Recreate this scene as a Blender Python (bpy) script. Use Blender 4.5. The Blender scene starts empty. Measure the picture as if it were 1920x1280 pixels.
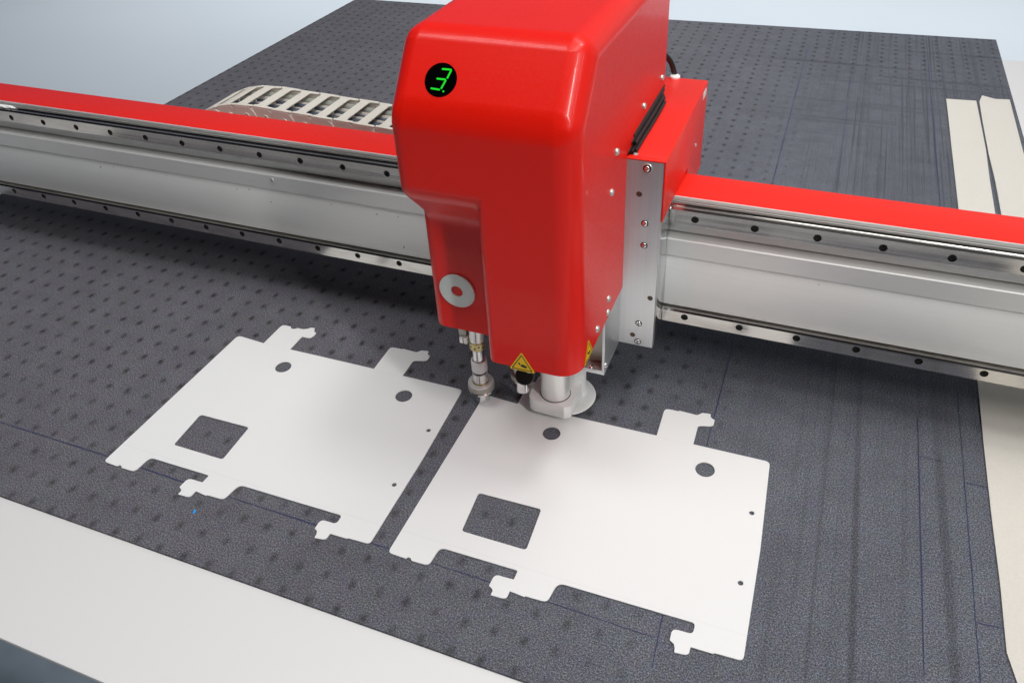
import bpy, bmesh, math, random
from mathutils import Vector, Matrix
random.seed(7)
S = bpy.context.scene
COL = S.collection

# ---------------------------------------------------------------- camera
cam_d = bpy.data.cameras.new("camera")
cam = bpy.data.objects.new("camera", cam_d)
COL.objects.link(cam)
rot = Matrix(((0.9328611, -0.1740096, 0.3154216),
              (0.3578161, 0.5489085, -0.7554251),
              (-0.0416863, 0.8175696, 0.5743188)))
cam.matrix_world = Matrix.Translation((0.3207286, -0.6332300, 0.6578795)) @ rot.to_4x4()
cam_d.sensor_width = 36
cam_d.lens = 28.198
cam_d.shift_x = -0.01059
cam_d.shift_y = -0.05737
cam_d.clip_start = 0.01
cam_d.clip_end = 60
S.camera = cam

# ---------------------------------------------------------------- world: a plain bright hall, dim on the left, bright on the right
w = bpy.data.worlds.new("World")
S.world = w
w.use_nodes = True
nt = w.node_tree
nt.nodes.clear()
wo = nt.nodes.new("ShaderNodeOutputWorld")
bg = nt.nodes.new("ShaderNodeBackground")
tc = nt.nodes.new("ShaderNodeTexCoord")
sp = nt.nodes.new("ShaderNodeSeparateXYZ")
cr = nt.nodes.new("ShaderNodeValToRGB")
mr = nt.nodes.new("ShaderNodeMapRange")
nt.links.new(tc.outputs["Generated"], sp.inputs[0])
nt.links.new(sp.outputs["X"], mr.inputs[0])
mr.inputs[1].default_value = -1
mr.inputs[2].default_value = 1
nt.links.new(mr.outputs[0], cr.inputs[0])
e = cr.color_ramp.elements
e[0].position = 0.0
e[0].color = (0.06, 0.08, 0.18, 1)
e[1].position = 1.0
e[1].color = (0.66, 0.66, 0.65, 1)
k = e.new(0.38)
k.color = (0.22, 0.235, 0.29, 1)
k = e.new(0.68)
k.color = (0.58, 0.59, 0.60, 1)
ym = nt.nodes.new("ShaderNodeMapRange")
ym.interpolation_type = 'SMOOTHSTEP'
nt.links.new(sp.outputs["Y"], ym.inputs[0])
for i_, v_ in enumerate((-0.6, 0.8, 0.10, 2.5)):
    ym.inputs[i_ + 1].default_value = v_
vm = nt.nodes.new("ShaderNodeVectorMath")
vm.operation = 'SCALE'
nt.links.new(cr.outputs[0], vm.inputs[0])
nt.links.new(ym.outputs[0], vm.inputs[3])
nt.links.new(vm.outputs[0], bg.inputs[0])
bg.inputs[1].default_value = 0.31
nt.links.new(bg.outputs[0], wo.inputs[0])

# ---------------------------------------------------------------- ceiling and side lamps, plus an added fill for the floor behind
def area(name, loc, target, sx, sy, power, color=(1, 1, 1), spread=180):
    d = bpy.data.lights.new(name, 'AREA')
    d.shape = 'RECTANGLE'
    d.size = sx
    d.size_y = sy
    d.energy = power
    d.color = color
    d.spread = math.radians(spread)
    o = bpy.data.objects.new(name, d)
    COL.objects.link(o)
    o.location = loc
    o.rotation_euler = (Vector(target) - Vector(loc)).to_track_quat('-Z', 'Y').to_euler()
    return o

area("overhead_light", (0.75, -0.95, 3.5), (0.15, 0.0, 0), 1.4, 0.75, 25, (1.0, 0.985, 0.96))
area("overhead_light", (-1.1, -0.80, 3.5), (-0.35, 0.0, 0), 1.4, 0.75, 30, (0.99, 0.99, 1.0))
area("overhead_light", (1.15, 0.15, 3.5), (0.2, -0.1, 0), 0.7, 0.5, 30, (1.0, 0.99, 0.97))
area("overhead_light", (0.1, 1.25, 2.30), (0.0, 1.2, 0), 2.0, 0.5, 4.5, (1.0, 0.99, 0.98), 70)
area("overhead_light", (-1.2, 4.7, 2.8), (-1.2, 4.7, 0), 9.0, 2.4, 150, (0.97, 0.98, 1.0), 112)  # added fill without a known source, brightens the floor behind the table
area("side_tube_lamp", (2.10, -1.35, 2.05), (0.1, 0.0, 0.2), 0.12, 0.9, 34, (1.0, 0.99, 0.97))
area("side_tube_lamp", (2.6, -0.55, 1.75), (0.1, 0.0, 0.4), 0.06, 0.8, 2.6, (0.92, 0.88, 1.0))

S.view_settings.view_transform = 'Standard'
S.view_settings.look = 'None'
S.view_settings.exposure = 0
S.view_settings.gamma = 1

# ---------------------------------------------------------------- material helpers
class N:
    def __init__(self, name):
        self.m = bpy.data.materials.new(name)
        self.m.use_nodes = True
        self.t = self.m.node_tree
        self.b = self.t.nodes["Principled BSDF"]
        self._o = None
    def node(self, kind, **kw):
        n = self.t.nodes.new(kind)
        for k_, v in kw.items():
            setattr(n, k_, v)
        return n
    def link(self, a, b):
        self.t.links.new(a, b)
    def obj(self):
        if not self._o:
            self._o = self.node("ShaderNodeTexCoord").outputs["Object"]
        return self._o
    def put(self, sock, v):
        if isinstance(v, bpy.types.NodeSocket):
            self.link(v, sock)
        elif v is not None:
            sock.default_value = v
    def math(self, op, a, b=None, c=None):
        n = self.node("ShaderNodeMath", operation=op)
        self.put(n.inputs[0], a)
        self.put(n.inputs[1], b)
        self.put(n.inputs[2], c)
        return n.outputs[0]
    def mapping(self, scale, loc=(0, 0, 0), rot_=(0, 0, 0)):
        n = self.node("ShaderNodeMapping")
        self.link(self.obj(), n.inputs[0])
        n.inputs["Scale"].default_value = scale
        n.inputs["Location"].default_value = loc
        n.inputs["Rotation"].default_value = rot_
        return n.outputs[0]
    def noise(self, scale, detail=2, rough=0.5, vec=None, col=False):
        n = self.node("ShaderNodeTexNoise")
        self.link(vec if vec is not None else self.obj(), n.inputs["Vector"])
        n.inputs["Scale"].default_value = scale
        n.inputs["Detail"].default_value = detail
        n.inputs["Roughness"].default_value = rough
        return n.outputs["Color" if col else "Fac"]
    def ramp(self, fac, stops):
        n = self.node("ShaderNodeValToRGB")
        self.link(fac, n.inputs[0])
        el = n.color_ramp.elements
        while len(el) < len(stops):
            el.new(0.5)
        for i, (p_, c_) in enumerate(stops):
            el[i].position = p_
            el[i].color = (c_ if len(c_) == 4 else (*c_, 1)) if isinstance(c_, tuple) else (c_, c_, c_, 1)
        return n.outputs[0]
    def rng(self, v, a, b, c=0.0, d=1.0, smooth=False):
        n = self.node("ShaderNodeMapRange")
        if smooth:
            n.interpolation_type = 'SMOOTHSTEP'
        self.link(v, n.inputs[0])
        for i, x in enumerate((a, b, c, d)):
            n.inputs[i + 1].default_value = x
        return n.outputs[0]
    def mix(self, fac, a, b, mode='MIX'):
        n = self.node("ShaderNodeMix", data_type='RGBA', blend_type=mode)
        self.put(n.inputs[0], fac)
        for i, v in ((6, a), (7, b)):
            if isinstance(v, tuple) and len(v) == 3:
                v = (*v, 1)
            self.put(n.inputs[i], v)
        return n.outputs[2]
    def bump(self, h, strength=0.3, dist=0.001):
        n = self.node("ShaderNodeBump")
        self.link(h, n.inputs["Height"])
        n.inputs["Strength"].default_value = strength
        n.inputs["Distance"].default_value = dist
        self.link(n.outputs[0], self.b.inputs["Normal"])
    def set(self, **kw):
        for k_, v in kw.items():
            k_ = {'color': 'Base Color', 'rough': 'Roughness', 'metal': 'Metallic', 'coat': 'Coat Weight',
                  'coat_rough': 'Coat Roughness', 'spec': 'Specular IOR Level', 'sheen': 'Sheen Weight',
                  'aniso': 'Anisotropic'}.get(k_, k_)
            if isinstance(v, tuple) and len(v) == 3:
                v = (*v, 1)
            self.put(self.b.inputs[k_], v)
        return self

def simple(name, color, rough=0.5, metal=0.0, bump_scale=None, bump=0.1, var=0.0, **kw):
    n = N(name)
    n.set(color=color, rough=rough, metal=metal, **kw)
    if var:
        f = n.noise(35, 4)
        a = tuple(max(0, c * (1 - var)) for c in color)
        b = tuple(min(1, c * (1 + var)) for c in color)
        n.set(color=n.mix(f, a, b))
        n.set(rough=n.rng(n.noise(60, 3), 0.3, 0.7, max(0.02, rough - 0.06), rough + 0.06))
    if bump_scale:
        n.bump(n.noise(bump_scale, 2), bump, 0.0005)
    return n.m

# red powder coat with a fine leathery grain
def red_paint(name, color, rough):
    n = N(name)
    f = n.noise(14, 3)
    n.set(color=n.mix(f, color, tuple(c * 0.93 for c in color)), rough=n.rng(n.noise(420, 2), 0.3, 0.7, rough - 0.05, rough + 0.06),
          spec=0.26, coat=0.14, coat_rough=0.08)
    n.bump(n.noise(900, 2), 0.10, 0.0004)
    return n.m
M_red = red_paint("red_paint", (0.84, 0.011, 0.004), 0.34)
M_redcap = red_paint("red_sheet_paint", (0.88, 0.020, 0.009), 0.44)

def brushed(name, color, rough, axis='X', metal=1.0, streak=0.12, dirt=0.0):
    n = N(name)
    sc = {'X': (3, 400, 400), 'Z': (400, 400, 3), 'Y': (400, 3, 400)}[axis]
    f = n.noise(1.0, 3, 0.6, n.mapping(sc))
    c = n.mix(f, tuple(x * (1 - streak) for x in color), tuple(min(1, x * (1 + streak)) for x in color))
    if dirt:
        g = n.noise(9, 5, 0.65, n.mapping((1.0, 6, 6)))
        c = n.mix(n.rng(g, 0.50, 0.75, 0, dirt), c, (0.05, 0.045, 0.035))
    n.set(color=c, metal=metal, rough=n.rng(f, 0.2, 0.8, rough - 0.06, rough + 0.08))
    n.bump(f, 0.06, 0.0002)
    return n.m
M_alu = brushed("brushed_aluminium", (0.66, 0.67, 0.68), 0.36, 'Z', 0.85)
M_anod = brushed("anodised_extrusion", (0.76, 0.765, 0.75), 0.40, 'X', 0.40, 0.04)
M_panel = brushed("beam_web_aluminium", (0.90, 0.91, 0.89), 0.46, 'X', 0.15, 0.03)
M_rail = brushed("ground_rail_steel", (0.60, 0.58, 0.55), 0.14, 'X', 1.0, 0.10, 0.35)
M_steel = simple("polished_steel", (0.84, 0.84, 0.83), 0.14, 1.0, 300, 0.03, 0.06)
M_satin = simple("satin_steel", (0.86, 0.855, 0.83), 0.33, 0.55, None, 0, 0.0)
M_zinc = simple("zinc_plated_steel", (0.62, 0.66, 0.63), 0.36, 0.7, 240, 0.08, 0.10)
M_washer = simple("matt_zinc_washer", (0.66, 0.70, 0.665), 0.5, 0.25, 160, 0.1, 0.05)
M_knurl_top = simple("machined_steel", (0.78, 0.765, 0.74), 0.35, 0.4, 500, 0.15, 0.15)
M_brass = simple("yellow_brass", (0.62, 0.53, 0.26), 0.35, 0.8, 300, 0.1, 0.2)
M_whiteplastic = simple("white_plastic", (0.94, 0.94, 0.93), 0.38, 0.0, 400, 0.05, 0.02)
M_black = simple("black_rubber", (0.008, 0.008, 0.008), 0.42, 0.0, 200, 0.1)
M_dark = simple("dark_socket", (0.012, 0.011, 0.010), 0.5, 0.3)
M_ivory = simple("ivory_plastic", (0.72, 0.68, 0.60), 0.45, 0.0, 120, 0.1, 0.05)
M_ivory_side = simple("ivory_plastic_link", (0.70, 0.64, 0.58), 0.45, 0.0, 120, 0.1, 0.05)
M_hose_dark = simple("slate_hose", (0.075, 0.09, 0.12), 0.5, 0.0, 90, 0.2, 0.15)
M_hose_light = simple("pale_hose", (0.50, 0.46, 0.42), 0.5, 0.0, 90, 0.2, 0.1)
M_hose_green = simple("grey_green_hose", (0.30, 0.31, 0.27), 0.5, 0.0, 90, 0.2, 0.1)
M_yellow = simple("yellow_sticker", (0.90, 0.56, 0.004), 0.45, 0.0, None, 0, 0.02)
M_print = simple("black_print", (0.01, 0.01, 0.01), 0.5)
M_glass = simple("black_display_glass", (0.001, 0.001, 0.001), 0.25, 0.0, None, 0, 0, spec=0.03)
M_sticker = simple("white_sticker", (0.75, 0.75, 0.74), 0.5)
M_ink = simple("blue_pen_ink", (0.022, 0.028, 0.095), 0.7, 0.0, None, 0, 0.35)
M_blue = simple("bright_blue_plastic", (0.03, 0.35, 0.9), 0.3)
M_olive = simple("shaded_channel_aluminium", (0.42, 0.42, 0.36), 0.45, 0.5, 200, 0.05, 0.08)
g_ = N("green_led")
g_.set(color=(0.0, 0.25, 0.01), rough=0.4)
g_.b.inputs["Emission Color"].default_value = (0.0, 0.50, 0.003, 1)
g_.b.inputs["Emission Strength"].default_value = 1.0
M_green = g_.m

# panels: matt white sheet, a faint fold line near each flap
n = N("white_sheet")
s_ = n.node("ShaderNodeSeparateXYZ")
n.link(n.obj(), s_.inputs[0])
crease = None
for yy in (-0.2075, -0.0025):
    d_ = n.math('ABSOLUTE', n.math('SUBTRACT', s_.outputs[1], yy))
    c_ = n.rng(d_, 0.0002, 0.0006, 1.0, 0.0, True)
    crease = c_ if crease is None else n.math('MAXIMUM', crease, c_)
n.set(color=n.mix(n.math('MULTIPLY', crease, 0.10), n.mix(n.noise(3, 3), (0.83, 0.83, 0.815), (0.805, 0.815, 0.81)), (0.4, 0.4, 0.4)),
      rough=0.46, spec=0.35)
hh = n.math('SUBTRACT', n.math('MULTIPLY', n.noise(500, 2), 0.1), crease)
n.bump(hh, 0.10, 0.0003)
M_sheet = n.m

# table laminate
n = N("table_laminate")
n.set(color=n.mix(n.noise(2.5, 4), (0.77, 0.76, 0.755), (0.745, 0.745, 0.735)), rough=n.rng(n.noise(8, 4), 0.3, 0.7, 0.42, 0.55))
n.bump(n.noise(700, 2), 0.04, 0.0003)
M_table = n.m
M_edge = simple("slate_edge_profile", (0.12, 0.15, 0.18), 0.38, 0.3, 80, 0.05, 0.1)

# floor
n = N("floor_paint")
n.set(color=n.mix(n.noise(1.3, 4), (0.56, 0.62, 0.665), (0.60, 0.655, 0.695)), rough=0.42)
n.bump(n.noise(60, 3), 0.04, 0.001)
M_floor = n.m

# cream paper / felt strips
n = N("cream_felt_paper")
f1 = n.noise(420, 3, 0.7)
f2 = n.noise(26, 4, 0.6)
n.set(color=n.mix(n.math('MULTIPLY', f2, 0.6), n.mix(f1, (0.74, 0.72, 0.66), (0.60, 0.575, 0.51)), (0.66, 0.63, 0.57)), rough=0.9, spec=0.1)
n.bump(n.math('ADD', f1, n.math('MULTIPLY', f2, 1.2)), 0.5, 0.0009)
M_cream = n.m

# dark grey needled felt: speckle, sunk vacuum dimples, rubbed streaks
n = N("grey_felt")
s_ = n.node("ShaderNodeSeparateXYZ")
n.link(n.obj(), s_.inputs[0])
X, Y = s_.outputs[0], s_.outputs[1]
warp = n.noise(45, 2, 0.5, col=True)
ws = n.node("ShaderNodeSeparateColor")
n.link(warp, ws.inputs[0])
def cell(v, off, p, wv):
    u = n.math('DIVIDE', n.math('ADD', v, off), p)
    d = n.math('SUBTRACT', u, n.math('ROUND', u))
    d = n.math('MULTIPLY', d, p)
    return n.math('ADD', d, n.math('MULTIPLY', n.math('SUBTRACT', wv, 0.5), 0.007))
du = cell(X, 0.4240, 0.0290, ws.outputs[0])
dv = cell(Y, 0.0465, 0.0287, ws.outputs[1])
dv = n.math('MULTIPLY', dv, 0.75)
r_ = n.math('SQRT', n.math('ADD', n.math('MULTIPLY', du, du), n.math('MULTIPLY', dv, dv)))
dim = n.rng(r_, 0.0000, 0.0066, 1.0, 0.0, True)
big = n.noise(5, 3, 0.6)
# the worn right-hand half near the beam hides its dimples
worn = n.math('MULTIPLY', n.rng(X, 0.12, 0.34, 0, 1, True), n.rng(Y, 1.28, 1.05, 0, 1, True))
left_front = n.rng(Y, -0.05, -0.20, 0.0, 0.30, True)
amt = n.math('MULTIPLY', n.rng(n.noise(22, 3, 0.6), 0.3, 0.62, 0.55, 1.0), n.math('SUBTRACT', 1.0, n.math('MULTIPLY', worn, 0.90)))
amt = n.math('MULTIPLY', amt, n.math('SUBTRACT', 1.0, left_front))
dim = n.math('MULTIPLY', dim, amt)
sp1 = n.noise(620, 3, 0.8)
sp2 = n.noise(1500, 1, 0.6)
speck = n.math('ADD', n.math('MULTIPLY', sp1, 0.6), n.math('MULTIPLY', sp2, 0.4))
base = n.ramp(speck, [(0.37, (0.026, 0.026, 0.030)), (0.50, (0.122, 0.122, 0.134)), (0.63, (0.36, 0.358, 0.388))])
tint = n.noise(90, 3, 0.6, col=True)
base = n.mix(0.13, base, n.mix(1.0, base, tint, 'OVERLAY'))
# left half reads warm violet, right half blue
base = n.mix(1.0, base, n.mix(n.rng(X, -0.3, 0.45, 0, 1, True), (1.0, 0.985, 1.02), (0.93, 0.995, 1.07)), 'MULTIPLY')
# long knife / rubbing streaks that run away from the viewer on the right
st = n.noise(1.0, 2, 0.6, n.mapping((75, 1.1, 1), (0, 0, 0), (0, 0, 0.0)))
st2 = n.noise(1.0, 1, 0.5, n.mapping((260, 1.6, 1), (3, 2, 0)))
st3 = n.noise(1.0, 2, 0.6, n.mapping((1.3, 60, 1), (7, 1, 0)))
maskr = n.rng(X, 0.22, 0.40, 0, 1, True)
d1 = n.math('MULTIPLY', n.rng(st, 0.50, 0.75, 0, 0.26, True), maskr)
d2 = n.math('MULTIPLY', n.rng(st2, 0.52, 0.75, 0, 0.45, True), n.math('MULTIPLY', maskr, n.rng(Y, 0.15, 0.6, 0.15, 1)))
d3 = n.math('MULTIPLY', n.rng(st3, 0.53, 0.75, 0, 0.36, True), n.math('MULTIPLY', n.rng(X, 0.1, 0.3, 0, 1), n.rng(Y, 0.3, 0.7, 0, 1)))
# two broad worn grooves
def groove(x0, slope, wd, a):
    dd = n.math('ABSOLUTE', n.math('SUBTRACT', X, n.math('ADD', x0, n.math('MULTIPLY', Y, slope))))
    return n.rng(dd, wd * 0.2, wd, a, 0.0, True)
g1 = n.math('MULTIPLY', groove(0.417, -0.02, 0.005, 0.38), n.rng(Y, 0.18, 0.0, 0.3, 1.0))
g2 = n.math('MULTIPLY', groove(0.497, -0.02, 0.007, 0.32), n.rng(Y, 0.18, 0.0, 0.3, 1.0))
g3 = groove(0.386, 0.0, 0.0025, 0.25)
dark = n.math('MAXIMUM', n.math('MAXIMUM', n.math('MAXIMUM', d1, d2), d3), n.math('MAXIMUM', g1, n.math('MAXIMUM', g2, g3)))
dark = n.math('MAXIMUM', dark, n.math('MULTIPLY', dim, 0.85))
mott = n.noise(30, 4, 0.65)
base = n.mix(n.rng(mott, 0.3, 0.7, 0.22, 0.0), base, (0.03, 0.03, 0.034))
base = n.mix(n.rng(big, 0.35, 0.65, 0.14, 0.0), base, (0.035, 0.034, 0.036))
n.set(color=n.mix(dark, base, (0.017, 0.0150, 0.0125)), rough=0.95, spec=0.10)
h_ = n.math('SUBTRACT', n.math('MULTIPLY', speck, 0.5), n.math('MULTIPLY', dim, 1.6))
n.bump(h_, 0.35, 0.0010)
M_felt = n.m

# knurled rim: fine diamond relief
n = N("knurled_steel")
nw = n.node("ShaderNodeTexVoronoi")
n.link(n.mapping((1500, 1500, 900)), nw.inputs["Vector"])
nw.inputs["Scale"].default_value = 1.0
n.set(color=(0.50, 0.475, 0.42), metal=0.5, rough=0.4)
n.bump(nw.outputs["Distance"], 0.8, 0.0006)
M_knurl = n.m

# ---------------------------------------------------------------- object helpers
def put(o, **kw):
    for k_, v in kw.items():
        if v is not None:
            o[k_] = v
    return o

def thing(name, label, category, loc, group=None):
    o = bpy.data.objects.new(name, None)
    o.empty_display_size = 0.02
    COL.objects.link(o)
    o.location = loc
    return put(o, label=label, category=category, group=group)

def root_loc(p):
    v = Vector((0, 0, 0))
    while p is not None:
        v += p.location
        p = p.parent
    return v

def link(name, me, mat, parent=None, shift=True, smooth=None, **kw):
    """me in world coordinates; moved into the parent's frame"""
    o = bpy.data.objects.new(name, me)
    COL.objects.link(o)
    if mat is not None and not me.materials:
        me.materials.append(mat)
    if parent is not None:
        o.parent = parent
        if shift:
            me.transform(Matrix.Translation(-root_loc(parent)))
    if smooth is not None:
        me.shade_smooth()
        me.set_sharp_from_angle(angle=math.radians(smooth))
    return put(o, **kw)

def mesh_bm(bm, name="mesh"):
    bmesh.ops.recalc_face_normals(bm, faces=bm.faces)
    me = bpy.data.meshes.new(name)
    bm.to_mesh(me)
    bm.free()
    return me

def bevel_all(bm, wdt, seg=2, ang=30):
    es = [e_ for e_ in bm.edges if len(e_.link_faces) == 2 and e_.calc_face_angle(0) > math.radians(ang)]
    if es and wdt > 0:
        bmesh.ops.bevel(bm, geom=es, offset=wdt, segments=seg, profile=0.5, affect='EDGES', clamp_overlap=True)

def box_bm(x0, x1, y0, y1, z0, z1, bev=0.0, seg=2):
    bm = bmesh.new()
    vs = [bm.verts.new((x, y, z)) for x in (x0, x1) for y in (y0, y1) for z in (z0, z1)]
    for f in ((0, 1, 3, 2), (4, 6, 7, 5), (0, 4, 5, 1), (2, 3, 7, 6), (0, 2, 6, 4), (1, 5, 7, 3)):
        bm.faces.new([vs[i] for i in f])
    bmesh.ops.recalc_face_normals(bm, faces=bm.faces)
    bevel_all(bm, bev, seg)
    return bm

def box(name, x0, x1, y0, y1, z0, z1, mat, parent, bev=0.0, seg=2, **kw):
    return link(name, mesh_bm(box_bm(x0, x1, y0, y1, z0, z1, bev, seg), name), mat, parent, smooth=(40 if bev else None), **kw)

def extrude_x(name, prof, x0, x1, mat, parent, bev=0.0, seg=2, sm=30, **kw):
    """closed (y,z) profile swept along X"""
    bm = bmesh.new()
    a = [bm.verts.new((x0, y, z)) for y, z in prof]
    b = [bm.verts.new((x1, y, z)) for y, z in prof]
    k_ = len(prof)
    bm.faces.new(a)
    bm.faces.new(b[::-1])
    for i in range(k_):
        bm.faces.new((a[i], a[(i + 1) % k_], b[(i + 1) % k_], b[i]))
    bmesh.ops.recalc_face_normals(bm, faces=bm.faces)
    bevel_all(bm, bev, seg)
    return link(name, mesh_bm(bm, name), mat, parent, smooth=sm, **kw)

def extrude_z(name, poly, z0, z1, mat, parent, bev=0.0, seg=2, **kw):
    bm = bmesh.new()
    a = [bm.verts.new((x, y, z0)) for x, y in poly]
    b = [bm.verts.new((x, y, z1)) for x, y in poly]
    k_ = len(poly)
    bm.faces.new(a[::-1])
    bm.faces.new(b)
    for i in range(k_):
        bm.faces.new((a[i], a[(i + 1) % k_], b[(i + 1) % k_], b[i]))
    bmesh.ops.recalc_face_normals(bm, faces=bm.faces)
    if bev:
        es = [e_ for e_ in bm.edges if abs(e_.verts[0].co.z - e_.verts[1].co.z) < 1e-6]
        bmesh.ops.bevel(bm, geom=es, offset=bev, segments=seg, profile=0.5, affect='EDGES', clamp_overlap=True)
    return link(name, mesh_bm(bm, name), mat, parent, smooth=35, **kw)

def lathe_me(prof, seg=40, name="lathe", closed=True):
    """(r,z) profile round Z at the origin"""
    bm = bmesh.new()
    rings = []
    for r, z in prof:
        if r < 1e-7:
            rings.append([bm.verts.new((0, 0, z))])
        else:
            rings.append([bm.verts.new((r * math.cos(2 * math.pi * i / seg), r * math.sin(2 * math.pi * i / seg), z)) for i in range(seg)])
    for a, b in zip(rings, rings[1:]):
        for i in range(seg):
            j = (i + 1) % seg
            if len(a) == 1 and len(b) == 1:
                continue
            if len(a) == 1:
                bm.faces.new((a[0], b[i], b[j]))
            elif len(b) == 1:
                bm.faces.new((a[i], b[0], a[j]))
            else:
                bm.faces.new((a[i], b[i], b[j], a[j]))
    return mesh_bm(bm, name)

def lathe(name, prof, cx, cy, mat, parent, seg=40, sm=35, **kw):
    me = lathe_me(prof, seg, name)
    me.transform(Matrix.Translation((cx, cy, 0)))
    return link(name, me, mat, parent, smooth=sm, **kw)

def ring_prof(r, z0, z1, c=0.0006, hole=0.0):
    if hole:
        return [(hole, z0), (r - c, z0), (r, z0 + c), (r, z1 - c), (r - c, z1), (hole, z1), (hole, z0)]
    return [(0, z0), (r - c, z0), (r, z0 + c), (r, z1 - c), (r - c, z1), (0, z1)]

def oriented(me, loc, normal, roll=0.0):
    """mesh modelled round +Z; turned so that +Z looks along normal"""
    q = Vector(normal).to_track_quat('Z', 'Y')
    me.transform(Matrix.Translation(loc) @ q.to_matrix().to_4x4() @ Matrix.Rotation(roll, 4, 'Z'))
    return me

def button_screw(r=0.0042, h=0.0022, name="screw"):
    """domed head with a sunk hexagon socket"""
    pr = [(r, 0.0)]
    for i in range(1, 6):
        a = math.pi / 2 * i / 6
        pr.append((r * math.cos(a * 0.8), h * math.sin(a)))
    pr += [(r * 0.42, h), (r * 0.40, h * 0.25), (0, h * 0.25)]
    return lathe_me(pr, 18, name)

def washer_me(r0, r1, h, name="washer"):
    return lathe_me([(r0, 0), (r1, 0), (r1, h * 0.7), (r1 - h * 0.3, h), (r0, h), (r0, 0)], 28, name)

def tube(name, pts, r, mat, parent, seg=10, **kw):
    """round hose through points, Catmull-Rom smoothed"""
    P = [Vector(p_) for p_ in pts]
    P = [P[0] * 2 - P[1]] + P + [P[-1] * 2 - P[-2]]
    path = []
    for i in range(1, len(P) - 2):
        for s in range(6):
            t = s / 6
            a, b, c, d = P[i - 1], P[i], P[i + 1], P[i + 2]
            path.append(0.5 * ((2 * b) + (c - a) * t + (2 * a - 5 * b + 4 * c - d) * t * t + (3 * b - a - 3 * c + d) * t ** 3))
    path.append(P[-2])
    bm = bmesh.new()
    rings = []
    for i, p_ in enumerate(path):
        tan = (path[min(i + 1, len(path) - 1)] - path[max(i - 1, 0)]).normalized()
        u = tan.orthogonal().normalized() if i == 0 else (u - tan * u.dot(tan)).normalized()
        v = tan.cross(u)
        rings.append([bm.verts.new(p_ + (u * math.cos(2 * math.pi * k_ / seg) + v * math.sin(2 * math.pi * k_ / seg)) * r) for k_ in range(seg)])
    for a, b in zip(rings, rings[1:]):
        for k_ in range(seg):
            bm.faces.new((a[k_], a[(k_ + 1) % seg], b[(k_ + 1) % seg], b[k_]))
    bm.faces.new(rings[0])
    bm.faces.new(rings[-1])
    return link(name, mesh_bm(bm, name), mat, parent, smooth=50, **kw)

def rounded(pts):
    """pts: (x,y,r) corners -> list of (x,y) with filleted corners"""
    out = []
    m_ = len(pts)
    for i in range(m_):
        p = Vector(pts[i][:2])
        r = pts[i][2] if len(pts[i]) > 2 else 0
        if r <= 0:
            out.append((p.x, p.y))
            continue
        a = Vector(pts[i - 1][:2]) - p
        b = Vector(pts[(i + 1) % m_][:2]) - p
        ang = a.angle(b)
        t = min(r / math.tan(ang / 2), a.length * 0.48, b.length * 0.48)
        p0 = p + a.normalized() * t
        p1 = p + b.normalized() * t
        for s in range(7):
            u = s / 6
            q = p0 * (1 - u) ** 2 + p * 2 * u * (1 - u) + p1 * u * u
            k2 = 0.12 * (1 - abs(2 * u - 1))
            q = q.lerp(p, k2 * 0.4)
            out.append((q.x, q.y))
    return out

def flat_with_holes(name, outer, holes, z0, z1):
    """2D filled curve -> extruded mesh"""
    cu = bpy.data.curves.new(name, 'CURVE')
    cu.dimensions = '2D'
    cu.fill_mode = 'BOTH'
    for poly in [outer] + holes:
        s = cu.splines.new('POLY')
        s.points.add(len(poly) - 1)
        for i, (x, y) in enumerate(poly):
            s.points[i].co = (x, y, 0, 1)
        s.use_cyclic_u = True
    cu.extrude = (z1 - z0) / 2
    o = bpy.data.objects.new(name, cu)
    COL.objects.link(o)
    dg = bpy.context.evaluated_depsgraph_get()
    me = bpy.data.meshes.new_from_object(o.evaluated_get(dg), depsgraph=dg)
    bpy.data.objects.remove(o)
    bpy.data.curves.remove(cu)
    me.name = name
    me.transform(Matrix.Translation((0, 0, (z0 + z1) / 2)))
    return me

def circle(cx, cy, r, k_=36):
    return [(cx + r * math.cos(2 * math.pi * i / k_), cy + r * math.sin(2 * math.pi * i / k_)) for i in range(k_)]

# ================================================================ THE SETTING
bm = bmesh.new()
bmesh.ops.create_grid(bm, x_segments=1, y_segments=1, size=14)
fl = link("floor", mesh_bm(bm, "floor"), M_floor)
fl.location = (0, 2, -0.86)
put(fl, kind="structure")

# cutting table: light laminate bed with a slate-coloured round edge at the front
TB = thing("cutting_table", "light grey laminate machine table under the dark felt mat", "table", (0, 0.4, -0.86))
def plate(name, x0, x1, y0, y1, z0, z1, mat, parent, bev=0.001):
    return box(name, x0, x1, y0, y1, z0, z1, mat, parent, bev)
plate("tabletop", -1.030, 1.17, -0.430, 1.362, -0.045, -0.0035, M_table, TB, 0.0012)
box("side_board", -1.40, -1.0305, -0.430, -0.150, -0.045, -0.0036, M_table, TB, 0.0012)
box("rear_bed", -1.030, 0.655, 1.3625, 1.460, -0.045, -0.0037, M_table, TB)
pr = [(-0.4305, -0.006), (-0.446, -0.0075), (-0.458, -0.014), (-0.466, -0.026), (-0.468, -0.042), (-0.462, -0.058), (-0.4305, -0.066)]
extrude_x("edge_profile", pr, -1.40, 1.17, M_edge, TB, 0, 2, 60)
for x in (-0.95, 1.10):
    for y in (-0.36, 1.28):
        box("leg", x - 0.03, x + 0.03, y - 0.03, y + 0.03, -0.86, -0.0455, M_edge, TB, 0.003)

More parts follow.
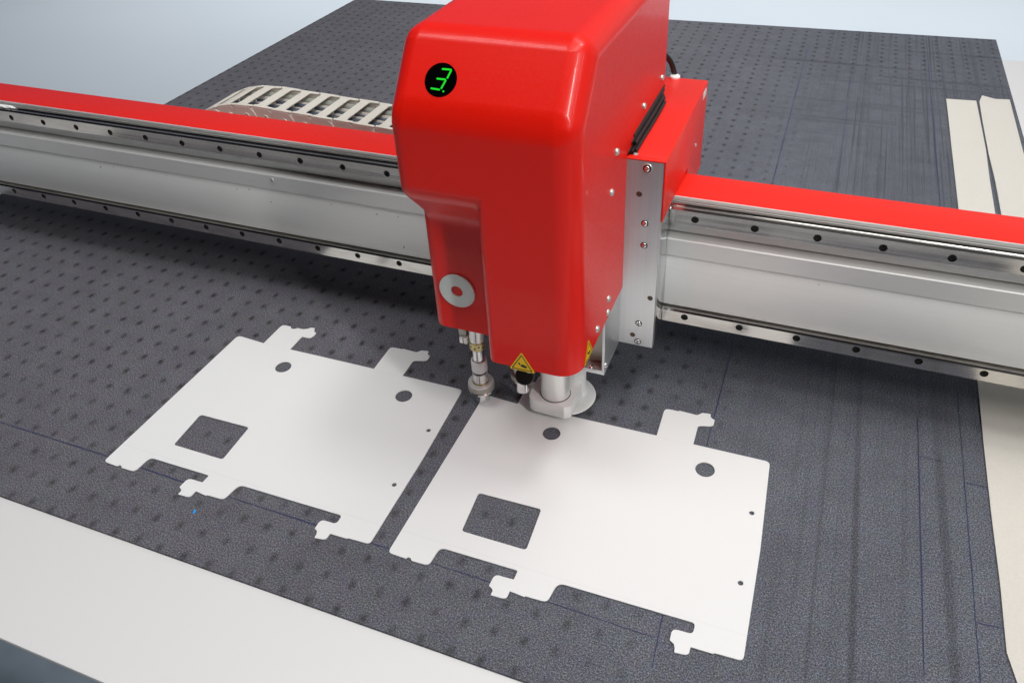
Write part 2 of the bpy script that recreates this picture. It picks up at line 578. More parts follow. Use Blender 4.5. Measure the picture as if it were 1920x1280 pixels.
# the felt mat with pen lines drawn on it
mat_poly = [(-1.036, -0.3085), (0.95, -0.3085), (0.95, 0.30), (0.665, 0.31), (0.662, 1.487), (0.10, 1.470), (-0.103, 1.463), (-0.40, 1.456), (-1.036, 1.448)]
bm = bmesh.new()
a = [bm.verts.new((x, y, -0.0032)) for x, y in mat_poly]
b = [bm.verts.new((x, y, 0.0)) for x, y in mat_poly]
bm.faces.new(a[::-1])
bm.faces.new(b)
for i in range(len(a)):
    bm.faces.new((a[i], a[(i + 1) % len(a)], b[(i + 1) % len(a)], b[i]))
FELT = link("felt_mat", mesh_bm(bm, "felt_mat"), M_felt)
put(FELT, label="dark grey dimpled felt mat with blue pen lines covering the table", category="cutting mat")

def pen_line(pts, wd=0.0009, jit=0.0004):
    bm_ = bmesh.new()
    path = []
    for (x0, y0), (x1, y1) in zip(pts, pts[1:]):
        k_ = max(2, int(math.hypot(x1 - x0, y1 - y0) / 0.03))
        for s in range(k_):
            path.append((x0 + (x1 - x0) * s / k_, y0 + (y1 - y0) * s / k_))
    path.append(pts[-1])
    prev = None
    for i, (x, y) in enumerate(path):
        q = path[min(i + 1, len(path) - 1)]
        p = path[max(i - 1, 0)]
        t = Vector((q[0] - p[0], q[1] - p[1])).normalized()
        nrm = Vector((-t.y, t.x))
        ww = wd * random.uniform(0.55, 1.15) / 2
        o_ = random.uniform(-jit, jit) * 0.5
        l = bm_.verts.new((x + nrm.x * (ww + o_), y + nrm.y * (ww + o_), 0.0005))
        r = bm_.verts.new((x + nrm.x * (-ww + o_), y + nrm.y * (-ww + o_), 0.0005))
        if prev:
            bm_.faces.new((prev[0], prev[1], r, l))
        prev = (l, r)
    for f in bm_.faces:
        f.normal_update()
        if f.normal.z < 0:
            f.normal_flip()
    me = bpy.data.meshes.new("pen_line")
    bm_.to_mesh(me)
    bm_.free()
    return link("pen_line", me, M_ink, FELT)
pen_line([(-1.03, -0.2245), (-0.368, -0.2262), (-0.251, -0.2285), (-0.084, -0.2295)], 0.0013)
pen_line([(-0.084, -0.2295), (0.094, -0.2315), (0.262, -0.2345)], 0.0010)
pen_line([(0.262, 0.19), (0.2626, 0.0), ], 0.0011)
pen_line([(0.2626, -0.199), (0.2655, -0.262)], 0.0011)
pen_line([(0.476, 0.120), (0.477, -0.194)], 0.0011)
pen_line([(0.519, 0.19), (0.5195, -0.190)], 0.0008)
pen_line([(0.519, 0.0365), (0.541, 0.0375)], 0.0009)
pen_line([(0.520, -0.128), (0.541, -0.1265)], 0.0010)
pen_line([(0.470, 0.060), (0.506, 0.060)], 0.0006)
pen_line([(0.2552, 1.308), (0.2580, 0.50)], 0.0014)
pen_line([(0.358, 1.262), (0.361, 0.45)], 0.0009)
pen_line([(0.512, 1.337), (0.517, 0.42)], 0.0015)
pen_line([(0.478, 0.78), (0.541, 0.785)], 0.0010)

# a speck of blue plastic on the mat
fk = link("plastic_fleck", mesh_bm(box_bm(-0.0012, 0.0012, -0.0022, 0.0022, 0, 0.0008, 0.0003), "fleck"), M_blue)
fk.location = (-0.218, -0.257, 0.0002)
fk.rotation_euler = (0, 0, 0.3)
put(fk, label="tiny bright blue plastic fleck lying on the felt below the left white sheet", category="fleck")

# cream strips lying on the right-hand side
def strip(name, left, right, z0, z1, label):
    poly = left + right[::-1]
    bm_ = bmesh.new()
    k_ = len(left)
    L0 = [bm_.verts.new((x, y, z0)) for x, y in left]
    R0 = [bm_.verts.new((x, y, z0)) for x, y in right]
    L1 = [bm_.verts.new((x, y, z1 + dz)) for (x, y), dz in zip(left, lift[:k_])]
    R1 = [bm_.verts.new((x, y, z1 + dz)) for (x, y), dz in zip(right, lift[:k_])]
    for i in range(k_ - 1):
        bm_.faces.new((L1[i], R1[i], R1[i + 1], L1[i + 1]))
        bm_.faces.new((L0[i], L0[i + 1], R0[i + 1], R0[i]))
        bm_.faces.new((L0[i], L1[i], L1[i + 1], L0[i + 1]))
        bm_.faces.new((R0[i], R0[i + 1], R1[i + 1], R1[i]))
    bm_.faces.new((L0[0], R0[0], R1[0], L1[0]))
    bm_.faces.new((L0[-1], L1[-1], R1[-1], R0[-1]))
    o_ = link(name, mesh_bm(bm_, name), M_cream, None, smooth=40)
    put(o_, label=label, category="paper strip", group="cream paper strips on the right of the mat")
    return o_
random.seed(3)
lift = [0.0] * 40
def wob(x, amp=0.0007):
    return x + random.uniform(-amp, amp)
ys = [1.083, 0.98, 0.86, 0.74, 0.63, 0.50, 0.35, 0.205, 0.10, 0.0, -0.08, -0.150]
l1 = [(wob(0.541), y) for y in ys] + [(0.5465, -0.176), (0.556, -0.195)]
r1 = [(0.5950, 1.087)] + [(wob(x_, 0.0004), y) for x_, y in zip((0.5955, 0.5962, 0.5935, 0.5930, 0.5935, 0.594, 0.594, 0.594, 0.594, 0.594, 0.594), ys[1:])] + [(0.594, -0.176), (0.594, -0.20)]
strip("paper_strip", l1, r1, 0.0006, 0.0018, "long straight cream paper strip, the left one, passing under the beam to the front right")
ys = [1.106, 1.075, 0.98, 0.842, 0.74, 0.63, 0.50, 0.35, 0.205, 0.10, 0.0, -0.10, -0.20, -0.3]
l2 = [(0.6075, 1.119), (0.6005, 1.085)] + [(0.6000 + d_, y) for y, d_ in zip(ys[2:], (-0.0006, -0.0006, 0.0016, 0.0012, 0.002, 0.002, 0.002, 0.002, 0.002, 0.002, 0.002, 0.002))]
r2 = [(0.6300, 1.106), (0.6560, 1.110)] + [(wob(0.6555), y) for y in ys[2:7]] + [(0.70, y) for y in ys[7:]]
strip("paper_strip", l2, r2, 0.0006, 0.0018, "cream paper strip with a torn corner and wavy left edge, nearest the mat's right border")

# ================================================================ WHITE CUT SHEETS
outline = rounded([
    (0.0, -0.0005, 0.006), (0.0430, -0.0030, 0), (0.0432, 0.0385, 0.0065),
    (0.0565, 0.0388, 0.0015), (0.0582, 0.0362, 0.002), (0.0620, 0.0348, 0.0025), (0.0660, 0.0368, 0.0015), (0.0675, 0.0388, 0.001),
    (0.0760, 0.0388, 0.003), (0.0815, 0.0418, 0.003), (0.0845, 0.0452, 0.0015), (0.0900, 0.0460, 0.0008), (0.0918, 0.0418, 0.0015), (0.0938, 0.0392, 0.0015),
    (0.0975, 0.0376, 0.0008), (0.0982, 0.0322, 0.003), (0.0960, 0.0260, 0.003), (0.0905, 0.0250, 0.002), (0.0838, 0.0250, 0.0008), (0.0842, -0.0025, 0),
    (0.2080, -0.0008, 0), (0.2070, 0.0440, 0.006), (0.2230, 0.0444, 0.0005), (0.2240, 0.0455, 0.0005), (0.2440, 0.0448, 0.003), (0.2490, 0.0503, 0.003),
    (0.2582, 0.0516, 0.001), (0.2588, 0.0470, 0.0015), (0.2612, 0.0447, 0.0015), (0.2640, 0.0436, 0.0008), (0.2646, 0.0330, 0.006),
    (0.2540, 0.0302, 0.003), (0.2482, 0.0285, 0.006), (0.2486, -0.0008, 0),
    (0.3300, 0.0, 0.006), (0.3350, -0.1150, 0), (0.3362, -0.2312, 0.005),
    (0.3120, -0.2322, 0.0005), (0.3115, -0.2332, 0.0005), (0.2922, -0.2336, 0.0008), (0.2922, -0.2415, 0.005), (0.2800, -0.2432, 0.0012), (0.2798, -0.2392, 0.0012), (0.2782, -0.2355, 0.0015),
    (0.2742, -0.2334, 0.0006), (0.2738, -0.2218, 0.006), (0.2918, -0.2214, 0.0045), (0.2918, -0.2103, 0.0040),
    (0.1650, -0.2122, 0.008), (0.1618, -0.2345, 0.006),
    (0.1410, -0.2352, 0.0005), (0.1405, -0.2363, 0.0005), (0.1258, -0.2350, 0.0008), (0.1258, -0.2440, 0.005), (0.1105, -0.2448, 0.0008), (0.1108, -0.2402, 0.0012), (0.1092, -0.2382, 0.0012),
    (0.1054, -0.2364, 0.0006), (0.1058, -0.2232, 0.006), (0.1195, -0.2230, 0.002), (0.1248, -0.2226, 0.0004), (0.1250, -0.2124, 0.0025),
    (0.0440, -0.2132, 0.007), (0.0425, -0.2355, 0.006),
    (0.0248, -0.2360, 0.0006), (0.0222, -0.2338, 0.0012), (0.0195, -0.2334, 0.0008), (0.0180, -0.2357, 0.0006), (-0.0018, -0.2352, 0.005),
])
sq = rounded([(0.0525, -0.1391, 0.0038), (0.1215, -0.1377, 0.0038), (0.1243, -0.1886, 0.0038), (0.0558, -0.1888, 0.0038)])
holes = [circle(0.0964, -0.0350, 0.0100), circle(0.2673, -0.0326, 0.0101), circle(0.3213, -0.0738, 0.0026, 20), circle(0.3228, -0.1570, 0.0026, 20), sq]
me = flat_with_holes("cut_sheet", outline, holes, 0.0010, 0.0021)
sheetR = link("cut_sheet", me, M_sheet)
put(sheetR, label="white cut sheet with tabs and square window, directly under the red head", category="cut sheet", group="white cut sheets on the felt")
sheetL = sheetR.copy()
COL.objects.link(sheetL)
sheetL.location = (-0.35838, 0.00057, 0)
sheetL.rotation_euler = (0, 0, -0.006168)
put(sheetL, label="white cut sheet with tabs and square window, left of the red head", category="cut sheet", group="white cut sheets on the felt")

# ================================================================ GANTRY BEAM
BX0, BX1 = -1.32, 1.30
BE = thing("gantry_beam", "long aluminium beam with red top cover and two bolted rails crossing the table", "gantry beam", (0, 0.14, 0))
body = [(0.1712, 0.2355), (0.1115, 0.2375), (0.1108, 0.2362), (0.1098, 0.2355), (0.1095, 0.2010), (0.1105, 0.2000), (0.1180, 0.2000), (0.1180, 0.1985), (0.0965, 0.1985),
        (0.0955, 0.1975), (0.0955, 0.1775), (0.0965, 0.1765), (0.1030, 0.1762), (0.1030, 0.1075), (0.1075, 0.1065), (0.1095, 0.1060), (0.1095, 0.0890), (0.1712, 0.0890)]
extrude_x("beam_body", body, BX0, BX1, M_anod, BE, 0.0, 2, 25)
# the paler flat web between the ridge and the lower rail
extrude_x("web_panel", [(0.0972, 0.1758), (0.1029, 0.1758), (0.1029, 0.1078), (0.1015, 0.1078)], BX0, BX1, M_panel, BE, 0.0003)
# red cover on top of the beam
extrude_x("top_cover", [(0.1118, 0.2384), (0.1118, 0.2414), (0.1715, 0.2378), (0.1727, 0.2368), (0.1727, 0.2000), (0.1718, 0.2000), (0.1716, 0.2366)], BX0, BX1, M_redcap, BE, 0.0003)
extrude_x("cover_lip", [(0.1098, 0.2395), (0.1098, 0.2419), (0.1117, 0.2419), (0.1117, 0.2376), (0.1105, 0.2376)], BX0, BX1, M_anod, BE, 0.0002)
PIT = 0.0607

def rail(name, yf, zt, zb, xh, zh, rough_back):
    """profile rail: every 60 mm a counterbored hole in the front face"""
    R = 0.0040
    prof = [(yf, zb), (rough_back, zb), (rough_back, zt + 0.0030), (rough_back - 0.0040, zt + 0.0030), (rough_back - 0.0052, zt + 0.0012), (yf + 0.0045, zt + 0.0012), (yf + 0.0036, zt + 0.0020), (yf + 0.0018, zt + 0.0020), (yf, zt)]
    bm_ = bmesh.new()
    k0 = int((BX0 - xh) / PIT) - 1
    k1 = int((BX1 - xh) / PIT) + 1
    xa, xb = xh + (k0 - 0.5) * PIT, xh + (k1 + 0.5) * PIT
    A = [bm_.verts.new((xa, y, z)) for y, z in prof]
    B = [bm_.verts.new((xb, y, z)) for y, z in prof]
    for i in range(len(prof) - 1):
        bm_.faces.new((A[i], A[i + 1], B[i + 1], B[i]))
    bm_.faces.new(A[::-1])
    bm_.faces.new(B)
    K = 24
    for k_ in range(k0, k1 + 1):
        cx = xh + k_ * PIT
        ring, deep, out = [], [], []
        for i in range(K):
            a_ = 2 * math.pi * i / K + math.pi / K
            c, s = math.cos(a_), math.sin(a_)
            ring.append(bm_.verts.new((cx + R * c, yf, zh + R * s)))
            deep.append(bm_.verts.new((cx + R * c, yf + 0.005, zh + R * s)))
            hx = PIT / 2
            hz = (zt - zh) if s > 0 else (zh - zb)
            t = min(hx / max(abs(c), 1e-6), hz / max(abs(s), 1e-6))
            out.append(bm_.verts.new((cx + t * c, yf, zh + t * s)))
        cor = {}
        for sx in (-1, 1):
            for zz in (zb, zt):
                cor[(sx, zz)] = bm_.verts.new((cx + sx * PIT / 2, yf, zz))
        for i in range(K):
            j = (i + 1) % K
            o1, o2 = out[i], out[j]
            same = abs(o1.co.x - o2.co.x) < 1e-6 or abs(o1.co.z - o2.co.z) < 1e-6
            if same:
                bm_.faces.new((ring[i], out[i], out[j], ring[j]))
            else:
                sx = 1 if (o1.co.x + o2.co.x) / 2 > cx else -1
                zz = zt if (o1.co.z + o2.co.z) / 2 > zh else zb
                bm_.faces.new((ring[i], out[i], cor[(sx, zz)], out[j], ring[j]))
            bm_.faces.new((ring[i], ring[j], deep[j], deep[i]))
        bm_.faces.new(deep)
    bmesh.ops.remove_doubles(bm_, verts=bm_.verts, dist=1e-6)
    ra = link(name, mesh_bm(bm_, name), M_rail, BE, smooth=25)
    bolt = None
    for k_ in range(k0, k1 + 1):
        if bolt is None:
            m_ = lathe_me([(0, 0.0028), (0.0016, 0.0028), (0.0017, 0.0038), (0.0030, 0.0038), (0.0034, 0.0034), (0.0034, 0.0)], 12, "rail_bolt")
            m_.materials.append(M_dark)
            oriented(m_, (0, 0, 0), (0, -1, 0))
            bolt = bpy.data.objects.new("rail_bolt", m_)
            b_ = bolt
        else:
            b_ = bolt.copy()
        COL.objects.link(b_)
        b_.parent = ra
        b_.location = Vector((xh + k_ * PIT, yf + 0.0049, zh)) - BE.location
    return ra
upper = rail("upper_rail", 0.0965, 0.2335, 0.2178, 0.2133, 0.2249, 0.1094)
lower = rail("lower_rail", 0.0945, 0.1040, 0.0890, 0.2121, 0.0985, 0.1094)
# small screw in the ridge bar on the left, a red end block and tape residue far left
m_ = button_screw(0.0030, 0.0014, "bar_screw")
link("bar_screw", oriented(m_, (-0.3215, 0.0953, 0.1915), (0, -1, 0)), M_zinc, BE, smooth=50)
bm = bmesh.new()
bmesh.ops.create_icosphere(bm, subdivisions=3, radius=1)
for v in bm.verts:
    v.co = Vector((v.co.x * 0.020, v.co.y * 0.003, v.co.z * 0.0022)) * (1 + 0.25 * math.sin(v.co.x * 9 + v.co.z * 4))
    v.co += Vector((-0.775, 0.1035, 0.2375))
link("tape_residue", mesh_bm(bm, "tape_residue"), M_whiteplastic, BE, smooth=60)
# dark chips and scratches on the web
chip_mat = M_dark
def chip(x, z, a_, b_, rot_=0.0, y=None):
    y = 0.0971 + (0.1758 - z) / 0.068 * 0.0043
    bm_ = bmesh.new()
    vs = []
    for i in range(7):
        t = 2 * math.pi * i / 7
        rr = random.uniform(0.7, 1.2)
        u, v = a_ * rr * math.cos(t), b_ * rr * math.sin(t)
        vs.append(bm_.verts.new((x + u * math.cos(rot_) - v * math.sin(rot_), y, z + u * math.sin(rot_) + v * math.cos(rot_))))
    bm_.faces.new(vs)
    link("paint_chip", mesh_bm(bm_, "paint_chip"), chip_mat, BE)
for x, z, a_, b_, r in ((-0.62, 0.166, 0.0006, 0.0018, 0.2), (-0.595, 0.169, 0.0005, 0.0008, 0), (-0.365, 0.170, 0.0008, 0.0009, 0), (-0.385, 0.167, 0.0006, 0.0006, 0),
                        (-0.335, 0.156, 0.0006, 0.0009, 0.4), (-0.175, 0.165, 0.0006, 0.0014, 0.5), (-0.145, 0.1665, 0.0010, 0.0006, 0), (-0.145, 0.121, 0.0005, 0.003, -0.4),
                        (-0.565, 0.163, 0.0005, 0.0006, 0), (0.345, 0.170, 0.0008, 0.0004, 0), (-0.24, 0.168, 0.0006, 0.0006, 0), (-0.50, 0.171, 0.0006, 0.0005, 0)):
    chip(x, z, a_, b_, r)
# unseen block added behind the beam, in the chain tray's place, to deepen its shadow
box("rear_light_block", BX0, BX1, 0.1729, 0.262, 0.0890, 0.1835, M_anod, BE, 0.0005)

for x in (-1.30, 1.20):
    box("end_support", x, x + 0.08, 0.110, 0.170, -0.86, 0.0885, M_edge, BE, 0.003)

# ================================================================ CABLE CHAIN
CH = thing("cable_chain", "ivory plastic cable chain with hoses lying behind the red beam cover", "cable chain", (-0.3, 0.23, 0.20))
LP = 0.0316
CY0, CY1 = 0.195, 0.267
def chain_xz(s):
    """distance along the chain (from the left bend) -> x,z,angle of the top line"""
    r = 0.17
    bend = 0.80
    arc = r * bend
    if s < arc:
        a_ = bend - s / r
        return -0.425 - r * math.sin(a_), 0.2400 - r * (1 - math.cos(a_)), a_
    d_ = s - arc
    return -0.425 + d_, 0.2405 - 0.040 * d_, -0.04
def link_side(y0, y1):
    """one side plate in local x (along) z (down), with a rounded rear lobe"""
    pts = [(-0.0005, -0.0005), (LP * 0.80, -0.0005), (LP * 1.02, -0.0065), (LP * 1.12, -0.014), (LP * 1.04, -0.022), (LP * 0.80, -0.0275), (-0.0005, -0.0275)]
    bm_ = bmesh.new()
    A = [bm_.verts.new((x, y0, z)) for x, z in pts]
    B = [bm_.verts.new((x, y1, z)) for x, z in pts]
    bm_.faces.new(A)
    bm_.faces.new(B[::-1])
    for i in range(len(pts)):
        bm_.faces.new((A[i], A[(i + 1) % len(pts)], B[(i + 1) % len(pts)], B[i]))
    bmesh.ops.recalc_face_normals(bm_, faces=bm_.faces)
    bevel_all(bm_, 0.0006, 1)
    return mesh_bm(bm_, "side_plate")
W_ = CY1 - CY0
side_a = link_side(0.0, 0.0040)
side_b = link_side(W_ - 0.0040, W_)
side_a.materials.append(M_ivory_side)
side_b.materials.append(M_ivory_side)
bm = bmesh.new()
# top bar: wide feet at both ends, slim middle, like a dog bone
half = [(0.0006, 0.0), (LP - 0.0006, 0.0), (LP - 0.0006, 0.0046), (0.0200, 0.0052), (0.0184, 0.0076), (0.0184, W_ - 0.0076), (0.0200, W_ - 0.0052), (LP - 0.0006, W_ - 0.0046), (LP - 0.0006, W_), (0.0006, W_), (0.0006, W_ - 0.0046), (0.0036, W_ - 0.0052), (0.0050, W_ - 0.0076), (0.0050, 0.0076), (0.0036, 0.0052), (0.0006, 0.0046)]
A = [bm.verts.new((x, y, -0.0006)) for x, y in half]
B = [bm.verts.new((x, y, 0.0016)) for x, y in half]
bm.faces.new(A)
bm.faces.new(B[::-1])
for i in range(len(half)):
    bm.faces.new((A[i], A[(i + 1) % len(half)], B[(i + 1) % len(half)], B[i]))
bmesh.ops.recalc_face_normals(bm, faces=bm.faces)
bevel_all(bm, 0.0005, 1)
bar_me = mesh_bm(bm, "top_bar")
bar_me.materials.append(M_ivory)
bm = box_bm(0.006, 0.018, 0.004, W_ - 0.004, -0.0275, -0.0255, 0)
floor_me = mesh_bm(bm, "bottom_bar")
floor_me.materials.append(M_ivory_side)
boss_me = lathe_me([(0.0034, 0), (0.0034, 0.0012), (0.0042, 0.0012), (0.0044, 0), ], 16, "boss")
boss_me.materials.append(M_ivory)
oriented(boss_me, (LP * 0.62, 0.0, -0.014), (0, -1, 0))
div_me = mesh_bm(box_bm(0.010, 0.0125, W_ * 0.46, W_ * 0.48, -0.026, -0.001, 0), "divider")
div_me.materials.append(M_ivory_side)
for me_ in (side_a, side_b, bar_me, boss_me):
    me_.shade_smooth()
    me_.set_sharp_from_angle(angle=math.radians(35))
s0 = 0.022
for i in range(20):
    x, z, a_ = chain_xz(max(0.0, s0 + i * LP))
    x2, z2, a2 = chain_xz(max(0.0, s0 + (i + 1) * LP))
    a_ = (a_ + a2) / 2
    def place(me_, name, parent=CH, first=False):
        o_ = bpy.data.objects.new(name, me_)
        COL.objects.link(o_)
        o_.parent = parent
        return o_
    lk = place(side_a, "link_side")
    lk.location = Vector((x, CY0 - 0.0011 * (i % 2), z)) - CH.location
    lk.rotation_euler = (0, -a_, 0)
    for me_, nm in ((side_b, "link_side"), (bar_me, "top_bar"), (floor_me, "bottom_bar"), (div_me, "divider")):
        o_ = place(me_, nm)
        o_.location = lk.location
        o_.rotation_euler = lk.rotation_euler
    b_ = place(boss_me, "boss", lk)
for (y, r, dz, m_) in ((0.2035, 0.0055, 0.0120, M_hose_light), (0.2135, 0.0042, 0.0135, M_hose_dark), (0.2190, 0.0045, 0.0100, M_hose_dark), (0.2290, 0.0045, 0.0125, M_hose_light),
                       (0.2370, 0.0038, 0.0100, M_hose_dark), (0.2450, 0.0048, 0.0110, M_hose_light), (0.2560, 0.0062, 0.0100, M_hose_green), (0.2240, 0.0042, 0.019, M_hose_dark), (0.2100, 0.0045, 0.021, M_hose_dark), (0.2410, 0.0045, 0.019, M_hose_green)):
    pts = []
    for kk in range(13):
        x, z, a_ = chain_xz(0.005 + kk * 0.05)
        pts.append((x + math.sin(a_) * dz * 0.9, y + random.uniform(-0.0016, 0.0016), z - math.cos(a_) * (dz + random.uniform(-0.0012, 0.0012))))
    tube("hose", pts, r, m_, CH, 10)

# ================================================================ CUTTING HEAD
HD = thing("cutter_carriage", "red cutter carriage with a green digit display riding on the beam", "cutter carriage", (0.08, 0.03, 0))
XL, XS, XR = -0.0145, 0.0600, 0.1503
YF, YR, YB = -0.1060, -0.0700, 0.2070
ZB, ZT = 0.157, 0.4600
BZ = 0.4030
CY = -0.0610
S2z, S1z = 0.3270, 0.2880

bm = bmesh.new()
V = {}
def vv(n_, x, y, z):
    V[n_] = bm.verts.new((x, y, z))
for tag_, x in (("R", XR), ("L", XL)):
    vv("B" + tag_, x, YF, BZ)
    vv("C" + tag_, x, CY, ZT)
    vv("D" + tag_, x, YB, ZT)
    vv("E" + tag_, x, YB, 0.3190)
    vv("F" + tag_, x, 0.0495, 0.3125)
    vv("G" + tag_, x, 0.0495, ZB)
vv("AR", XR, YF, ZB)
vv("AS", XS, YF, ZB)
vv("TS", XS, YR, ZB)
vv("TL", XL, YR, ZB)
vv("1L", XL, YR, S1z)
vv("1S", XS, YR, S1z)
vv("2L", XL, YF, S2z)
vv("2S", XS, YF, S2z)
for f in (("AR", "BR", "CR", "DR", "ER", "FR", "GR"), ("TL", "1L", "2L", "BL", "CL", "DL", "EL", "FL", "GL"), ("BR", "CR", "CL", "BL"), ("CR", "DR", "DL", "CL"),
          ("DR", "ER", "EL", "DL"), ("ER", "FR", "FL", "EL"), ("FR", "GR", "GL", "FL"), ("AR", "AS", "2S", "2L", "BL", "BR"), ("TL", "TS", "1S", "1L"),
          ("1L", "1S", "2S", "2L"), ("AS", "TS", "1S", "2S"), ("AR", "GR", "GL", "TL", "TS", "AS")):
    bm.faces.new([V[q] for q in f])
bmesh.ops.recalc_face_normals(bm, faces=bm.faces)
lay = bm.edges.layers.float.new('bevel_weight_edge')
wts = {("AR", "BR"): 0.022, ("BR", "CR"): 0.022, ("CR", "DR"): 0.020, ("BR", "BL"): 0.016, ("CR", "CL"): 0.012, ("BL", "CL"): 0.018, ("CL", "DL"): 0.021,
       ("BL", "2L"): 0.015, ("2L", "1L"): 0.013, ("1L", "TL"): 0.012, ("2L", "2S"): 0.010, ("1L", "1S"): 0.009, ("AS", "2S"): 0.0085, ("TS", "1S"): 0.006, ("1S", "2S"): 0.0065}
BWMAX = 0.024
for e_ in bm.edges:
    for (p, q), wv in wts.items():
        if {e_.verts[0], e_.verts[1]} == {V[p], V[q]}:
            e_[lay] = wv / BWMAX
me = bpy.data.meshes.new("cover")
bm.to_mesh(me)
bm.free()
tmp = bpy.data.objects.new("tmp_cover", me)
COL.objects.link(tmp)
md = tmp.modifiers.new("bevel", 'BEVEL')
md.limit_method = 'WEIGHT'
md.width = BWMAX
md.segments = 8
md.profile = 0.5
md.use_clamp_overlap = False
md.miter_outer = 'MITER_SHARP'
dg = bpy.context.evaluated_depsgraph_get()
cov = bpy.data.meshes.new_from_object(tmp.evaluated_get(dg), depsgraph=dg)
bpy.data.objects.remove(tmp)
cov.name = "cover"
cover = link("cover", cov, M_red, HD, smooth=38)
wn = cover.modifiers.new("weighted_normal", 'WEIGHTED_NORMAL')
wn.keep_sharp = True
wn.weight = 70

# screws of the cover's right side
for y, z in ((0.1895, 0.3372), (0.1104, 0.3372), (0.0102, 0.3342), (-0.0047, 0.3004), (-0.0070, 0.1816), (-0.0077, 0.1650), (-0.0454, 0.1722)):
    m_ = button_screw(0.0036, 0.0026, "cover_screw")
    link("cover_screw", oriented(m_, (XR, y, z), (1, 0, 0)), M_zinc, cover, smooth=50)

# zinc washer with red plug on the recessed face
wx, wy, wz = 0.0166, YR, 0.2060
link("washer_plate", oriented(washer_me(0.0063, 0.0190, 0.0018), (wx, wy - 0.0006, wz), (0, -1, 0)), M_washer, HD, smooth=40)
link("red_plug", oriented(lathe_me([(0, 0.0009), (0.0055, 0.0009), (0.0062, 0.0)], 24, "plug"), (wx, wy - 0.0002, wz), (0, -1, 0)), M_red, HD, smooth=40)

# display on the sloping hood
sl = Vector((0, CY - YF, ZT - BZ)).normalized()
hn = Vector((0, -sl.z, sl.y))
def hood(x, y, off=0.0006):
    t = (y - YF) / (CY - YF)
    return Vector((x, YF + (CY - YF) * t, BZ + (ZT - BZ) * t)) + hn * off
dc = hood(0.0313, -0.0875, 0.0)
dr = 0.0139
disp_me = lathe_me([(0, 0.0008), (dr - 0.0004, 0.0008), (dr, 0.0003), (dr, -0.001)], 48, "display")
q_ = Matrix((Vector((1, 0, 0)), sl, hn)).transposed().to_4x4()
disp_me.transform(Matrix.Translation(dc) @ q_)
disp = link("display_window", disp_me, M_glass, HD, smooth=40)
def seg(p, q, wd=0.00145):
    p, q = Vector(p), Vector(q)
    t = (q - p).normalized()
    nn = Vector((-t.y, t.x)) * wd / 2
    bm_ = bmesh.new()
    c = [p + t * wd * 0.35, p + nn * 0.9 + t * wd * 0.9, q + nn * 0.9 - t * wd * 0.9, q - t * wd * 0.35, q - nn * 0.9 - t * wd * 0.9, p - nn * 0.9 + t * wd * 0.9]
    c = [p, p + nn + t * wd * 0.3, q + nn - t * wd * 0.3, q, q - nn - t * wd * 0.3, p - nn + t * wd * 0.3]
    A_ = [bm_.verts.new((v.x, v.y, 0.0009)) for v in c]
    B_ = [bm_.verts.new((v.x, v.y, 0.0012)) for v in c]
    bm_.faces.new(B_)
    for i in range(6):
        bm_.faces.new((A_[i], A_[(i + 1) % 6], B_[(i + 1) % 6], B_[i]))
    m2 = mesh_bm(bm_, "digit_segment")
    m2.transform(Matrix.Translation(dc) @ q_)
    link("digit_segment", m2, M_green, disp)
tl, tr, ml, mr_, bl, br = (-0.0005, 0.0085), (0.0080, 0.0086), (-0.0035, 0.0004), (0.0050, 0.0003), (-0.0070, -0.0078), (0.0015, -0.0082)
seg(tl, tr)
seg((tr[0], tr[1]), (mr_[0] + 0.0006, mr_[1] + 0.0008))
seg(ml, mr_)
seg((mr_[0], mr_[1]), (br[0] + 0.0006, br[1] + 0.0006))
seg(bl, br)
dm = lathe_me([(0, 0.0012), (0.0008, 0.0012), (0.0008, 0.0009)], 12, "digit_dot")
dm.transform(Matrix.Translation(dc) @ q_ @ Matrix.Translation((0.0046, -0.0092, 0)))
link("digit_dot", dm, M_green, disp)

# triangular crush warnings
def warning(origin, ux, uz, nrm, s=1.0):
    M4 = Matrix.Translation(origin) @ Matrix((ux, uz, nrm)).transposed().to_4x4() @ Matrix.Scale(s, 4)
    def flat(name, poly, z, mat, parent, inner=None):
        bm_ = bmesh.new()
        A_ = [bm_.verts.new((x, y, z)) for x, y in poly]
        if inner:
            B_ = [bm_.verts.new((x, y, z)) for x, y in inner]
            for i in range(len(A_)):
                j = (i + 1) % len(A_)
                bm_.faces.new((A_[i], A_[j], B_[j], B_[i]))
        else:
            C_ = [bm_.verts.new((x, y, z - 0.0003)) for x, y in poly]
            bm_.faces.new(A_)
            for i in range(len(A_)):
                j = (i + 1) % len(A_)
                bm_.faces.new((A_[i], A_[j], C_[j], C_[i]))
        m2 = mesh_bm(bm_, name)
        m2.transform(M4)
        return link(name, m2, mat, parent)
    def tri(h, r):
        hw = h / math.sqrt(3)
        return rounded([(0, h * 2 / 3, r), (hw, -h / 3, r), (-hw, -h / 3, r)])
    lab = flat("warning_label", tri(0.0228, 0.0014), 0.0006, M_yellow, HD)
    flat("label_border", tri(0.0188, 0.0008), 0.00075, M_print, lab, tri(0.0160, 0.0006))
    flat("hand_symbol", [(-0.0015, -0.0006), (0.0000, 0.0006), (0.0022, 0.0003), (0.0046, -0.0008), (0.0052, -0.0024), (0.0030, -0.0030), (0.0006, -0.0026), (-0.0012, -0.0018)], 0.0008, M_print, lab)
    flat("arrow_symbol", [(-0.0034, 0.0022), (-0.0026, 0.0026), (-0.0022, 0.0010), (-0.0014, 0.0012), (-0.0024, -0.0006), (-0.0040, 0.0006), (-0.0031, 0.0008)], 0.0008, M_print, lab)
    return lab
